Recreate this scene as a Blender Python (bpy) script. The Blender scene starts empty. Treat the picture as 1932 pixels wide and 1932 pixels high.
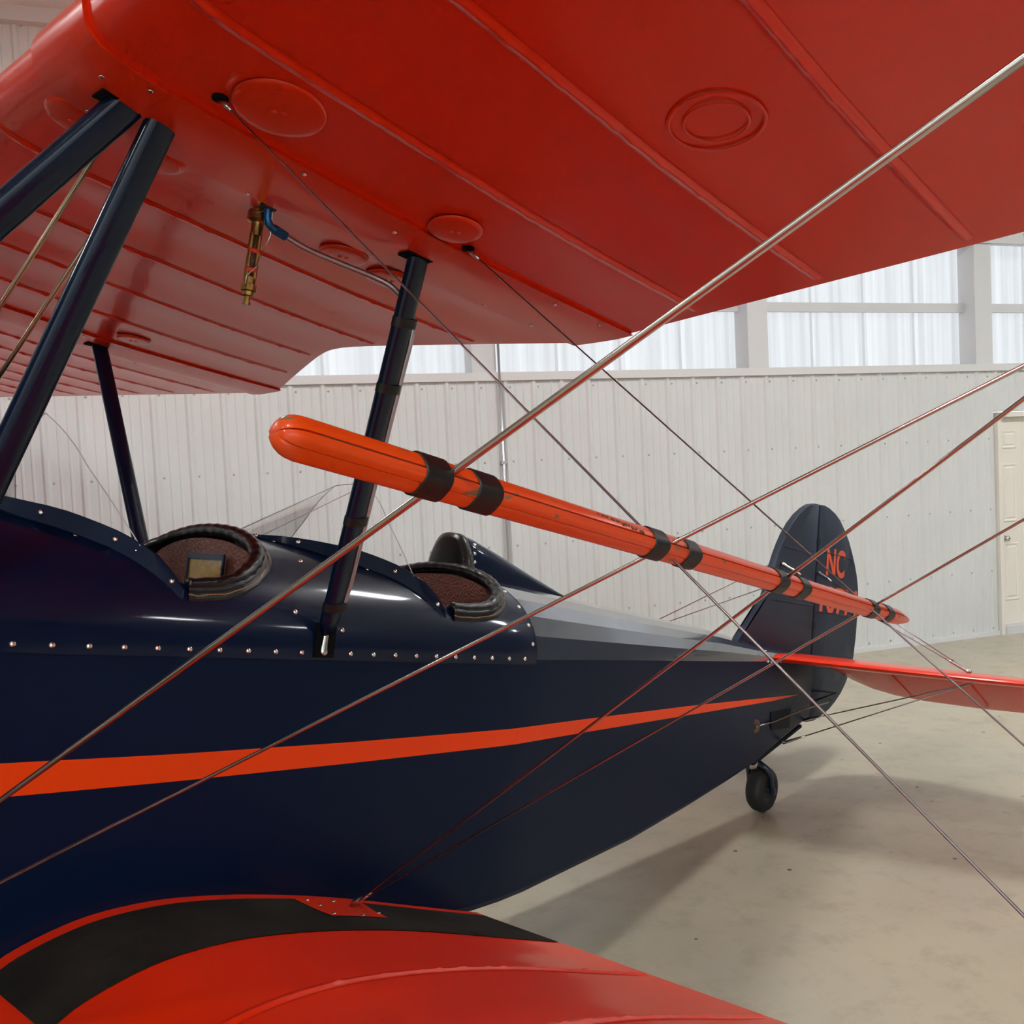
import bpy, bmesh, math, random
from mathutils import Vector, Matrix
random.seed(7)
scene = bpy.context.scene
COL = scene.collection
R = math.radians
PI = math.pi

# ------------------------------------------------------------------ camera, world, exposure
CAM = Vector((-0.50035, -2.49469, 1.88593))
RT = Vector((0.68196, -0.72977, -0.048624))
UP = Vector((0.069742, -0.001294, 0.997564))
FW = Vector((0.728054, 0.683692, -0.050013))
cd = bpy.data.cameras.new('camera'); cam = bpy.data.objects.new('camera', cd); COL.objects.link(cam)
rot = Matrix((RT, UP, -FW)).transposed()
cam.matrix_world = Matrix.Translation(CAM) @ rot.to_4x4()
cd.sensor_width = 36; cd.sensor_fit = 'HORIZONTAL'
cd.lens = 1813.13 / 1932 * 36
cd.clip_start = 0.05; cd.clip_end = 200
scene.camera = cam

world = bpy.data.worlds.new('world'); scene.world = world; world.use_nodes = True
world.node_tree.nodes['Background'].inputs['Color'].default_value = (0.80, 0.90, 1.0, 1)
world.node_tree.nodes['Background'].inputs['Strength'].default_value = 2.9
scene.view_settings.view_transform = 'Standard'
scene.view_settings.look = 'None'
scene.view_settings.gamma = 1.0
scene.view_settings.exposure = 0.0
scene.view_settings.use_curve_mapping = False
cy = scene.cycles
cy.max_bounces = 5; cy.diffuse_bounces = 3; cy.glossy_bounces = 3; cy.transmission_bounces = 3; cy.transparent_max_bounces = 8
cy.caustics_reflective = False; cy.caustics_refractive = False
cy.use_adaptive_sampling = True; cy.adaptive_threshold = .08; cy.adaptive_min_samples = 12
LAMP = 98.0       # emission of the ceiling lamp diffusers
PANE = .80        # emission of the daylit translucent window panels

# ------------------------------------------------------------------ materials
def mat(name, col, rough=.5, metal=0.0, coat=0.0, spec=.5, bump=0.0, bscale=40.0, mottle=0.0, mscale=3.0, col2=None, coat_rough=.05):
    m = bpy.data.materials.new(name); m.use_nodes = True
    nt = m.node_tree; b = nt.nodes['Principled BSDF']
    b.inputs['Base Color'].default_value = (*col, 1)
    b.inputs['Roughness'].default_value = rough
    b.inputs['Metallic'].default_value = metal
    b.inputs['Coat Weight'].default_value = coat
    b.inputs['Coat Roughness'].default_value = coat_rough
    b.inputs['Specular IOR Level'].default_value = spec
    tc = nt.nodes.new('ShaderNodeTexCoord')
    if mottle > 0 or col2:
        n = nt.nodes.new('ShaderNodeTexNoise'); n.inputs['Scale'].default_value = mscale; n.inputs['Detail'].default_value = 6
        n.inputs['Roughness'].default_value = .6
        nt.links.new(tc.outputs['Object'], n.inputs['Vector'])
        mx = nt.nodes.new('ShaderNodeMix'); mx.data_type = 'RGBA'
        c2 = col2 or tuple(c * (1 - mottle) for c in col)
        mx.inputs[6].default_value = (*col, 1); mx.inputs[7].default_value = (*c2, 1)
        rp = nt.nodes.new('ShaderNodeMapRange'); rp.inputs[1].default_value = .38; rp.inputs[2].default_value = .68
        nt.links.new(n.outputs['Fac'], rp.inputs[0]); nt.links.new(rp.outputs[0], mx.inputs[0])
        nt.links.new(mx.outputs[2], b.inputs['Base Color'])
    if bump > 0:
        n2 = nt.nodes.new('ShaderNodeTexNoise'); n2.inputs['Scale'].default_value = bscale; n2.inputs['Detail'].default_value = 4
        nt.links.new(tc.outputs['Object'], n2.inputs['Vector'])
        bp = nt.nodes.new('ShaderNodeBump'); bp.inputs['Strength'].default_value = bump; bp.inputs['Distance'].default_value = .01
        nt.links.new(n2.outputs['Fac'], bp.inputs['Height']); nt.links.new(bp.outputs['Normal'], b.inputs['Normal'])
    return m

RED = mat('red_dope', (.72, .024, .0015), rough=.34, spec=.3, coat=.38, coat_rough=.11, bump=.04, bscale=9)
REDM = mat('red_metal_paint', (.68, .030, .003), rough=.32, spec=.3, coat=.25, coat_rough=.12)
ORANGE = mat('orange_stripe_paint', (.80, .052, .001), rough=.40, spec=.2, coat=.08, coat_rough=.15)
NAVY = mat('navy_paint', (.0010, .0060, .026), rough=.34, spec=.12, coat=.42, coat_rough=.08)
NAVYF = mat('navy_fabric_paint', (.0010, .0070, .027), rough=.45, spec=.10, coat=.08, coat_rough=.13, bump=.03, bscale=7)
NAVYG = mat('navy_gloss_dope', (.0016, .0080, .030), rough=.22, spec=.8, coat=1.0, coat_rough=.10)
NAVYG.node_tree.nodes['Principled BSDF'].inputs['Coat IOR'].default_value = 1.8
NAVYT = mat('navy_tail_paint', (.017, .026, .046), rough=.5, spec=.35)
STRUT = mat('navy_strut_paint', (.0012, .0065, .024), rough=.28, spec=.10, coat=.40, coat_rough=.04)
BLACK = mat('black_recess_shade', (.004, .004, .004), rough=.9, spec=.1)  # plain black, also painted on as the shade inside slots and holes
LEATHER = mat('black_leather', (.005, .0045, .004), rough=.30, spec=.45, bump=.10, bscale=160)
BROWN = mat('brown_leather', (.16, .048, .030), rough=.48, bump=.6, bscale=120)
WALK = mat('walkway_grit', (.009, .0075, .006), rough=.85, spec=.15, bump=.35, bscale=400, col2=(.024, .021, .017), mscale=5)
STEEL = mat('steel', (.62, .60, .57), rough=.22, metal=1)
WIREM = mat('streamline_wire_steel', (.50, .46, .42), rough=.20, metal=1)
CABLE = mat('cable_steel', (.30, .27, .27), rough=.34, metal=1)
RIVET = mat('nickel_screw', (.78, .74, .69), rough=.2, metal=1)
BRASS = mat('brass', (.52, .34, .10), rough=.28, metal=1, mottle=.5, mscale=60)
BRASSROD = mat('bronze_rod', (.34, .24, .16), rough=.28, metal=1)
ANOD = mat('blue_anodised', (.02, .12, .28), rough=.35, metal=.7)
ALU = mat('aluminium_tube', (.68, .68, .69), rough=.32, metal=1)
TUBEM = mat('dull_aluminium_tube', (.42, .42, .43), rough=.42, metal=1)
RUBBER = mat('black_rubber', (.017, .016, .015), rough=.6)
BAND = mat('black_strap', (.006, .0055, .005), rough=.45, spec=.4, bump=.05, bscale=300)
GOLD = mat('gold_paper', (.42, .25, .05), rough=.5, col2=(.24, .13, .025), mscale=45, coat=.6)
LETTER = mat('orange_letter_paint', (.62, .085, .03), rough=.5)
TAN = mat('tan_lacing', (.30, .14, .06), rough=.7)
PLATE = mat('dark_plate', (.010, .013, .018), rough=.7, spec=.2)
RUST = mat('rust_grommet', (.10, .055, .03), rough=.8)
WHITEP = mat('white_liner_steel', (.66, .675, .66), rough=.42, mottle=.06, mscale=1.2)
TRIM = mat('white_trim', (.66, .66, .65), rough=.5)
POST = mat('post_white', (.62, .63, .63), rough=.6)
DOORM = mat('cream_door_paint', (.78, .74, .66), rough=.45)
CEIL = mat('ceiling_white', (.80, .80, .79), rough=.6)
GREYS = mat('screw_grey', (.42, .42, .42), rough=.5)
REDSEAL = mat('red_band', (.75, .05, .02), rough=.4)
TIREGREY = mat('hub_navy', (.012, .020, .045), rough=.35, coat=.4)

def javelin_mat():
    m = mat('worn_orange_wood', (.72, .064, .004), rough=.36, spec=.3, coat=.25, coat_rough=.12)
    nt = m.node_tree; b = nt.nodes['Principled BSDF']; tc = nt.nodes.new('ShaderNodeTexCoord')
    n = nt.nodes.new('ShaderNodeTexNoise'); n.inputs['Scale'].default_value = 26; n.inputs['Detail'].default_value = 5
    mp = nt.nodes.new('ShaderNodeMapping'); mp.inputs['Scale'].default_value = (.7, 2.2, 2.2)
    nt.links.new(tc.outputs['Object'], mp.inputs['Vector']); nt.links.new(mp.outputs['Vector'], n.inputs['Vector'])
    rp = nt.nodes.new('ShaderNodeMapRange'); rp.inputs[1].default_value = .655; rp.inputs[2].default_value = .68
    nt.links.new(n.outputs['Fac'], rp.inputs[0])
    mx = nt.nodes.new('ShaderNodeMix'); mx.data_type = 'RGBA'
    mx.inputs[6].default_value = (.72, .064, .004, 1); mx.inputs[7].default_value = (.20, .11, .05, 1)
    nt.links.new(rp.outputs[0], mx.inputs[0]); nt.links.new(mx.outputs[2], b.inputs['Base Color'])
    return m
JAV = javelin_mat()
JAVIN = mat('bare_wood_edge', (.10, .055, .025), rough=.7)

def glass_mat():
    m = bpy.data.materials.new('clear_acrylic'); m.use_nodes = True; nt = m.node_tree
    nt.nodes.remove(nt.nodes['Principled BSDF']); out = nt.nodes['Material Output']
    tr = nt.nodes.new('ShaderNodeBsdfTransparent'); tr.inputs['Color'].default_value = (.975, .965, .968, 1)
    gl = nt.nodes.new('ShaderNodeBsdfGlossy'); gl.inputs['Roughness'].default_value = .02
    fr = nt.nodes.new('ShaderNodeFresnel'); fr.inputs['IOR'].default_value = 1.45
    mx = nt.nodes.new('ShaderNodeMixShader')
    sc = nt.nodes.new('ShaderNodeMath'); sc.operation = 'MULTIPLY'; sc.inputs[1].default_value = .35
    nt.links.new(fr.outputs[0], sc.inputs[0]); nt.links.new(sc.outputs[0], mx.inputs[0]); nt.links.new(tr.outputs[0], mx.inputs[1]); nt.links.new(gl.outputs[0], mx.inputs[2])
    nt.links.new(mx.outputs[0], out.inputs['Surface']); return m
GLASS = glass_mat()
ACRYL = mat('acrylic_edge', (.55, .50, .50), rough=.2)

def emit_mat(name, col, strength, ripple=False):
    m = bpy.data.materials.new(name); m.use_nodes = True; nt = m.node_tree
    b = nt.nodes['Principled BSDF']
    b.inputs['Base Color'].default_value = (.12, .12, .12, 1); b.inputs['Roughness'].default_value = .5
    b.inputs['Emission Color'].default_value = (*col, 1); b.inputs['Emission Strength'].default_value = strength
    if ripple:   # corrugation shading painted into the glow across the sheet
        tc = nt.nodes.new('ShaderNodeTexCoord'); mp = nt.nodes.new('ShaderNodeMapping'); mp.inputs['Scale'].default_value = (9, 9, .15)
        n = nt.nodes.new('ShaderNodeTexNoise'); n.inputs['Scale'].default_value = 1.6; n.inputs['Detail'].default_value = 3
        nt.links.new(tc.outputs['Object'], mp.inputs['Vector']); nt.links.new(mp.outputs['Vector'], n.inputs['Vector'])
        rp = nt.nodes.new('ShaderNodeMapRange'); rp.inputs[1].default_value = .3; rp.inputs[2].default_value = .7
        rp.inputs[3].default_value = strength * .80; rp.inputs[4].default_value = strength * 1.1
        nt.links.new(n.outputs['Fac'], rp.inputs[0]); nt.links.new(rp.outputs[0], b.inputs['Emission Strength'])
    return m
LAMPM = emit_mat('lamp_diffuser', (.97, .99, 1.0), LAMP)
PANEM = emit_mat('translucent_panel', (.90, .95, 1.0), PANE, True)
LAPM = emit_mat('translucent_panel_overlap', (.90, .93, .97), PANE*.72)
LAPM.cycles.emission_sampling = 'NONE'; PANEM.cycles.emission_sampling = 'NONE'

def floor_mat():
    m = bpy.data.materials.new('sealed_concrete'); m.use_nodes = True; nt = m.node_tree; b = nt.nodes['Principled BSDF']
    tc = nt.nodes.new('ShaderNodeTexCoord')
    def noise(s, d, r=.6):
        n = nt.nodes.new('ShaderNodeTexNoise'); n.inputs['Scale'].default_value = s; n.inputs['Detail'].default_value = d; n.inputs['Roughness'].default_value = r
        nt.links.new(tc.outputs['Object'], n.inputs['Vector']); return n
    def mix(fac, a, c, lo=.4, hi=.65):
        rp = nt.nodes.new('ShaderNodeMapRange'); rp.inputs[1].default_value = lo; rp.inputs[2].default_value = hi
        nt.links.new(fac, rp.inputs[0])
        mx = nt.nodes.new('ShaderNodeMix'); mx.data_type = 'RGBA'; nt.links.new(rp.outputs[0], mx.inputs[0])
        for i, q in ((6, a), (7, c)):
            if isinstance(q, tuple): mx.inputs[i].default_value = (*q, 1)
            else: nt.links.new(q, mx.inputs[i])
        return mx.outputs[2]
    c1 = mix(noise(1.1, 5).outputs['Fac'], (.46, .41, .30), (.40, .365, .285))
    c2 = mix(noise(6, 8, .7).outputs['Fac'], c1, (.32, .28, .205), .50, .78)
    c3 = mix(noise(22, 6, .7).outputs['Fac'], c2, (.28, .255, .21), .66, .80)
    vo = nt.nodes.new('ShaderNodeTexVoronoi'); vo.inputs['Scale'].default_value = 3.2; nt.links.new(tc.outputs['Object'], vo.inputs['Vector'])
    sp = nt.nodes.new('ShaderNodeMapRange'); sp.inputs[1].default_value = .028; sp.inputs[2].default_value = .040; sp.inputs[3].default_value = 1; sp.inputs[4].default_value = 0
    nt.links.new(vo.outputs['Distance'], sp.inputs[0])
    m4 = nt.nodes.new('ShaderNodeMix'); m4.data_type = 'RGBA'; nt.links.new(sp.outputs[0], m4.inputs[0]); nt.links.new(c3, m4.inputs[6]); m4.inputs[7].default_value = (.07, .06, .05, 1)
    nt.links.new(m4.outputs[2], b.inputs['Base Color'])
    rr = nt.nodes.new('ShaderNodeMapRange'); rr.inputs[3].default_value = .18; rr.inputs[4].default_value = .48
    nt.links.new(noise(3, 5).outputs['Fac'], rr.inputs[0]); nt.links.new(rr.outputs[0], b.inputs['Roughness'])
    b.inputs['Specular IOR Level'].default_value = .45
    return m
FLOOR = floor_mat()

# ------------------------------------------------------------------ mesh helpers
def mesh(name, vs, fs, smooth=False, m=None):
    me = bpy.data.meshes.new(name); me.from_pydata([tuple(v) for v in vs], [], fs)
    bm = bmesh.new(); bm.from_mesh(me); bmesh.ops.recalc_face_normals(bm, faces=bm.faces); bm.to_mesh(me); bm.free()
    if smooth:
        for p in me.polygons: p.use_smooth = True
    if m: me.materials.append(m)
    return me

def add(name, me, parent=None, loc=None, rot=None):
    o = bpy.data.objects.new(name, me); COL.objects.link(o)
    if parent: o.parent = parent
    if loc is not None: o.location = loc
    if rot is not None: o.rotation_euler = rot
    return o

class G:
    """collects shapes in one coordinate frame"""
    def __init__(s): s.v = []; s.f = []
    def grid(s, rows, closed=False, capa=False, capb=False):
        n = len(rows[0]); b = len(s.v)
        for r in rows: s.v += [Vector(p) for p in r]
        for i in range(len(rows) - 1):
            for j in range(n if closed else n - 1):
                k = (j + 1) % n
                s.f.append((b + i*n + j, b + i*n + k, b + (i+1)*n + k, b + (i+1)*n + j))
        if capa: s.f.append(tuple(range(b, b + n)))
        if capb: s.f.append(tuple(range(b + (len(rows)-1)*n, b + len(rows)*n)))
        return s
    def box(s, c, h, ax=None):
        X, Y, Z = ax or (Vector((1,0,0)), Vector((0,1,0)), Vector((0,0,1))); c = Vector(c)
        rows = []
        for e in (-1, 1):
            rows.append([c + Z*h[2]*e + X*h[0]*a + Y*h[1]*q for a, q in ((-1,-1),(1,-1),(1,1),(-1,1))])
        return s.grid(rows, True, True, True)
    def tube(s, pts, r, n=10, cap=True, ref=None, flat=1.0):
        pts = [Vector(p) for p in pts]; rows = []
        for i, p in enumerate(pts):
            d = (pts[min(i+1, len(pts)-1)] - pts[max(i-1, 0)]).normalized()
            a = Vector(ref) if ref else (Vector((0,0,1)) if abs(d.z) < .9 else Vector((1,0,0)))
            u = (a - d*a.dot(d)).normalized(); w = d.cross(u)
            rr = r[i] if isinstance(r, (list, tuple)) else r
            rows.append([p + u*math.cos(2*PI*k/n)*rr + w*math.sin(2*PI*k/n)*rr*flat for k in range(n)])
        return s.grid(rows, True, cap, cap)
    def lathe(s, base, axis, prof, n=16):
        base = Vector(base); d = Vector(axis).normalized()
        a = Vector((0,0,1)) if abs(d.z) < .9 else Vector((1,0,0))
        u = (a - d*a.dot(d)).normalized(); w = d.cross(u)
        return s.grid([[base + d*h + (u*math.cos(2*PI*k/n) + w*math.sin(2*PI*k/n))*r for k in range(n)] for h, r in prof], True, True, True)
    def me(s, name, m, smooth=True): return mesh(name, s.v, s.f, smooth, m)

def interp(x, X, Y):
    if x <= X[0]: return Y[0]
    for i in range(len(X) - 1):
        if x <= X[i+1]: return Y[i] + (Y[i+1]-Y[i])*(x-X[i])/(X[i+1]-X[i])
    return Y[-1]

def autosmooth(me, ang=35):
    bm = bmesh.new(); bm.from_mesh(me)
    for e in bm.edges:
        if len(e.link_faces) == 2 and e.calc_face_angle(0) > R(ang): e.smooth = False
    bm.to_mesh(me); bm.free(); return me

# ------------------------------------------------------------------ the hangar
DW = Vector((0.877785, -0.479055, 0)); NW = Vector((0.479055, 0.877785, 0)); W0 = Vector((8.794267, 0.807819, 0))
ANG = math.atan2(DW.y, DW.x)
def structure(o, label, cat):
    o['kind'] = 'structure'; o['label'] = label; o['category'] = cat; return o
def room_empty(name, s, label, cat):
    o = bpy.data.objects.new(name, None); COL.objects.link(o)
    o.location = W0 + DW*s; o.rotation_euler = (0, 0, ANG); return structure(o, label, cat)
# local frame of the room: x along the window wall, y away from the room, z up
SL, SR, DEPTH, ZC = -15.0, 8.5, 15.5, 5.12
g = G(); g.grid([[(SL - .2, -DEPTH - .15, 0), (11, -DEPTH - .15, 0)], [(SL - .2, .6, 0), (11, .6, 0)]])
fl = add('floor', g.me('floor', FLOOR, False)); fl.location = W0; fl.rotation_euler = (0, 0, ANG)
structure(fl, 'sealed beige concrete hangar floor', 'floor')
g = G(); g.box(((SL+SR)/2, -DEPTH/2 + .15, ZC + .05), ((SR-SL)/2 + .3, DEPTH/2 + .3, .05))
ce = add('ceiling', g.me('ceiling', CEIL, False)); ce.location = W0; ce.rotation_euler = (0, 0, ANG)
structure(ce, 'flat white hangar ceiling above the wings', 'ceiling')

PIT = .241
def sheet(name, z0, z1, n=4):
    rows = [[], []]
    for k in range(n):
        b = k*PIT
        for dx, dy in ((0,0),(.018,-.015),(.038,-.015),(.056,0),(.106,0),(.113,-.004),(.122,-.004),(.129,0),(.174,0),(.181,-.004),(.190,-.004),(.197,0)):
            rows[0].append((b+dx, dy, z0)); rows[1].append((b+dx, dy, z1))
    rows[0].append((n*PIT, 0, z0)); rows[1].append((n*PIT, 0, z1))
    return G().grid(rows).me(name, WHITEP, False)
wb = room_empty('wall_back', 0, 'white ribbed steel liner wall under the high windows', 'wall')
low = sheet('wall_panel', .035, 2.555); high = sheet('wall_panel', 3.80, ZC)
s = -.031 - .07 - 62*PIT
while s < SR - .9:
    if not (-.02 < s + 4*PIT and s < 1.78):
        add('wall_panel', low, wb, (s, 0, 0))
    add('wall_panel', high, wb, (s, 0, 0)); s += 4*PIT
# sheets cut around the door
def cut_sheet(a, b, z0, z1):
    n = max(1, round((b-a)/PIT)); me = sheet('wall_panel', z0, z1, n); o = add('wall_panel', me, wb, (a, 0, 0)); o.scale = ((b-a)/(n*PIT), 1, 1)
s0 = -.031 - .07 - 62*PIT
ks = [s0 + 4*PIT*k for k in range(30)]
first = [k for k in ks if (-.02 < k + 4*PIT and k < 1.78)]
cut_sheet(first[0], .755, .035, 2.555); cut_sheet(.755, 1.80, 2.165, 2.555)
if first[-1] + 4*PIT > 1.80: cut_sheet(1.80, first[-1] + 4*PIT, .035, 2.555)
# backing behind the sheets so the joints stay closed
g = G(); g.box(((SL+.755)/2, .03, 1.29), ((.755-SL)/2, .02, 1.29)); g.box(((1.8+SR)/2, .03, 1.29), ((SR-1.8)/2, .02, 1.29)); g.box((1.28, .03, 2.37), (.53, .02, .21))
g.box(((SL+SR)/2, .03, 4.5), ((SR-SL)/2, .02, .72))
add('wall_backing', g.me('wall_backing', WHITEP, False), wb)
# screws of the sheets, one small joined part
g = G()
for zr in (.07, .625, 1.225, 1.905, 2.50, 3.86, 4.45, 5.02):
    for k in range(-62, 32):
        sx = -.031 + k*PIT
        if .70 < sx < 1.85 and zr < 2.2: continue
        g.lathe((sx, -.0005, zr), (0, -1, 0), ((0, .0095), (.004, .0085), (.006, .004)), 6)
o = add('panel_screw', g.me('panel_screw', GREYS, True), wb); o['kind'] = 'stuff'
# base, sill and eave trims
def trim(name, c, h, label, m=TRIM):
    o = add(name, G().box(c, h).me(name, m, False)); o.location = W0; o.rotation_euler = (0, 0, ANG); return structure(o, label, 'trim')
trim('trim_1', ((SL+SR)/2, .0, 2.585), ((SR-SL)/2, .028, .033), 'white sill ledge running under the high windows')
trim('trim_2', ((SL+.755)/2, -.010, .020), ((.755-SL)/2, .016, .020), 'white base trim where the ribbed wall meets the floor')
trim('trim_3', ((SL+SR)/2, -.04, 5.07), ((SR-SL)/2, .04, .05), 'white eave trim at the top of the ribbed wall')
trim('trim_4', ((SL+SR)/2, .0, 3.79), ((SR-SL)/2, .022, .03), 'white head trim above the high windows', POST)
# posts and windows of the clerestory
posts = [-14.4, -11.9, -9.38, -6.86, -4.337, -1.822, .665, 3.18, 5.70, 8.2]
for i, p in enumerate(posts):
    hw = .100
    o = add('pillar_%d' % (i+1), G().box((p, .105, 3.2), (hw, .105, .585)).me('pillar', POST, False)); o.location = W0; o.rotation_euler = (0, 0, ANG)
    structure(o, ['white post in the window band, number %d from the nose end' % (i+1), 'white post between high windows above the conduit', 'white post between high windows above the fin', 'white post between high windows near the door'][{4:1,5:2,6:3}.get(i, 0)], 'post')
for i in range(len(posts) - 1):
    a, b = posts[i] + .10, posts[i+1] - .10; mid = (a+b)/2; hw = (b-a)/2
    w = room_empty('window_%d' % (i+1), mid, '', 'window')
    w['label'] = {3: 'high translucent window band section behind the center wing', 4: 'high translucent window section behind the wing cutout', 5: 'high translucent window section with a gray crossbar over the fin', 6: 'high translucent window section above the cream door'}.get(i, 'high translucent window section, bay %d of the wall' % (i+1))
    npan = 4
    for k in range(npan):
        x0 = -hw + 2*hw*k/npan; x1 = -hw + 2*hw*(k+1)/npan + .012
        rows = [[], []]
        m_ = 24
        for q in range(m_ + 1):
            x = x0 + (x1-x0)*q/m_; y = .205 + (.0 if k % 2 else .004) + .009*math.cos(q/m_*2*PI*6)
            rows[0].append((x, y, 2.60)); rows[1].append((x, y, 3.80))
        add('pane', G().grid(rows).me('pane', PANEM, True), w)
        if k: add('pane_lap', G().box((x0 + .012, .190, 3.2), (.012, .003, .6)).me('pane_lap', LAPM, False), w)
    add('crossbar', G().box((0, .165, 3.175), (hw, .02, .042)).me('crossbar', POST, False), w)
    add('sill_board', G().box((0, .11, 2.606), (hw, .10, .012)).me('sill_board', TRIM, False), w)
    add('head_board', G().box((0, .11, 3.805), (hw, .10, .012)).me('head_board', TRIM, False), w)
# door
dr = room_empty('door_1', .765, 'cream six panel door with white frame at the wall end', 'door')
add('door_frame', G().box((.02, -.012, 1.075), (.022, .03, 1.075)).box((.995, -.012, 1.075), (.022, .03, 1.075)).box((.508, -.012, 2.13), (.51, .03, .024)).me('door_frame', DOORM, False), dr)
leaf = add('door_leaf', G().box((.508, .03, 1.095), (.468, .018, 1.012)).me('door_leaf', DOORM, False), dr)
for x0, x1 in ((.105, .30), (.66, .90)) if False else ((.085, .27), (.60, .90)):
    for z0, z1 in ((.32, .885), (1.087, 1.655), (1.80, 1.98)):
        gg = G(); c = ((x0+x1)/2, (z0+z1)/2); a, b = (x1-x0)/2, (z1-z0)/2
        ring = lambda q, y: [(c[0]-a+q, y, c[1]-b+q), (c[0]+a-q, y, c[1]-b+q), (c[0]+a-q, y, c[1]+b-q), (c[0]-a+q, y, c[1]+b-q)]
        gg.grid([ring(0, .0115), ring(.006, .004), ring(.016, .004), ring(.030, .011), ring(.045, .004)], True, False, True)
        add('raised_panel', gg.me('raised_panel', DOORM, False), leaf)
add('door_knob', G().lathe((.095, .012, .93), (0, -1, 0), ((0, .03), (.008, .03), (.012, .012), (.03, .012), (.036, .026), (.055, .028), (.066, .012)), 16).me('door_knob', STEEL), leaf)
add('threshold', G().box((.508, -.01, .04), (.47, .05, .04)).me('threshold', POST, False), dr)
# conduit
cn = add('conduit', G().tube([(0, -.03, .02), (0, -.03, 2.9)], .011, 10).me('conduit', ALU)); cn.location = W0 + DW*-4.222; cn.rotation_euler = (0, 0, ANG)
cn['label'] = 'thin grey conduit running up the ribbed wall below a post'; cn['category'] = 'conduit'
for z in (.97, 1.9): add('conduit_clip', G().box((0, -.022, z), (.02, .02, .012)).me('conduit_clip', ALU, False), cn)
# other walls (out of view, they close the room)
FARW = mat('grey_insulation_lining', (.15, .15, .155), rough=.8)
def plain_wall(name, c, h, label):
    o = add(name, G().box(c, h).me(name, FARW, False)); o.location = W0; o.rotation_euler = (0, 0, ANG); structure(o, label, 'wall')
plain_wall('wall_left', (SL - .05, -DEPTH/2, ZC/2), (.05, DEPTH/2 + .2, ZC/2), 'grey lined end wall beyond the nose of the biplane')
plain_wall('wall_right', (SR + .05, -DEPTH/2, ZC/2), (.05, DEPTH/2 + .2, ZC/2), 'grey lined end wall beyond the door')
DA, DB, DH = -14.0, -1.0, 4.3     # wide open hangar doorway behind the viewpoint
o = add('wall_front', G().box(((SL+DA)/2, -DEPTH - .05, ZC/2), ((DA-SL)/2, .05, ZC/2)).box(((SR+DB)/2, -DEPTH - .05, ZC/2), ((SR-DB)/2, .05, ZC/2)).box(((DA+DB)/2, -DEPTH - .05, (ZC+DH)/2), ((DB-DA)/2, .05, (ZC-DH)/2)).me('wall_front', FARW, False))
o.location = W0; o.rotation_euler = (0, 0, ANG); structure(o, 'grey lined wall with the wide open hangar doorway', 'wall')
o = add('apron', G().grid([[(-70, -70, -.012), (60, -70, -.012)], [(-70, -DEPTH - .15, -.012), (60, -DEPTH - .15, -.012)]]).me('apron', FLOOR, False)); o.location = W0; o.rotation_euler = (0, 0, ANG)
structure(o, 'concrete apron outside the open hangar doorway', 'ground')
pl_ = bpy.data.lights.new('doorway_portal', 'AREA'); pl_.shape = 'RECTANGLE'; pl_.size = DB-DA; pl_.size_y = DH; pl_.cycles.is_portal = True
po = bpy.data.objects.new('doorway_portal', pl_); COL.objects.link(po)
_Z = -NW; _X = DW; _Y = _Z.cross(_X)
po.matrix_world = Matrix.Translation(W0 + DW*((DA+DB)/2) + NW*(-DEPTH - .02) + Vector((0, 0, DH/2))) @ Matrix((_X, _Y, _Z)).transposed().to_4x4()
# lamps recessed in the ceiling
for lx in (-11.0, -6.6, -2.2, 2.2, 6.2):
    for ly in (-3.2, -9.4):
        f_ = add('light_fixture', G().box((lx, ly, ZC - .035), (.62, .17, .035)).me('light_fixture', TRIM, False), ce)
        add('diffuser', G().box((lx, ly, ZC - .075), (.58, .14, .006)).me('diffuser', LAMPM, False), f_)

# ------------------------------------------------------------------ the biplane
TH, Z0 = 0.200686, 1.614256
ct, st = math.cos(TH), math.sin(TH)
ORGW = Vector((.15, 0, 0))
_q = ORGW - Vector((0, 0, Z0)); ORG = Vector((_q.x*ct - _q.z*st, 0, _q.x*st + _q.z*ct))
bi = bpy.data.objects.new('biplane', None); COL.objects.link(bi); bi.location = ORGW; bi.rotation_euler = (0, TH, 0)
bi['label'] = 'navy and orange-red open cockpit biplane parked in the hangar'; bi['category'] = 'airplane'
def part(name, g_, m, parent=None, smooth=True, sharp=None):
    me = mesh(name, [v - ORG for v in g_.v], g_.f, smooth, m)
    if sharp: autosmooth(me, sharp)
    return add(name, me, parent or bi)
def place(name, me, p, normal, parent):
    o = add(name, me, parent, Vector(p) - ORG); o.rotation_euler = Vector(normal).to_track_quat('Z', 'Y').to_euler(); return o
riv = G().lathe((0, 0, 0), (0, 0, 1), ((0, .0072), (.0015, .0072), (.0044, .0052), (.0055, .0018)), 10).me('rivet', RIVET)
scr = G().lathe((0, 0, 0), (0, 0, 1), ((0, .0052), (.0012, .0050), (.0022, .0030), (.0022, .0012)), 10).me('screw', RIVET)

scrp = scr.copy(); scrp.materials.clear(); scrp.materials.append(REDM)
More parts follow.
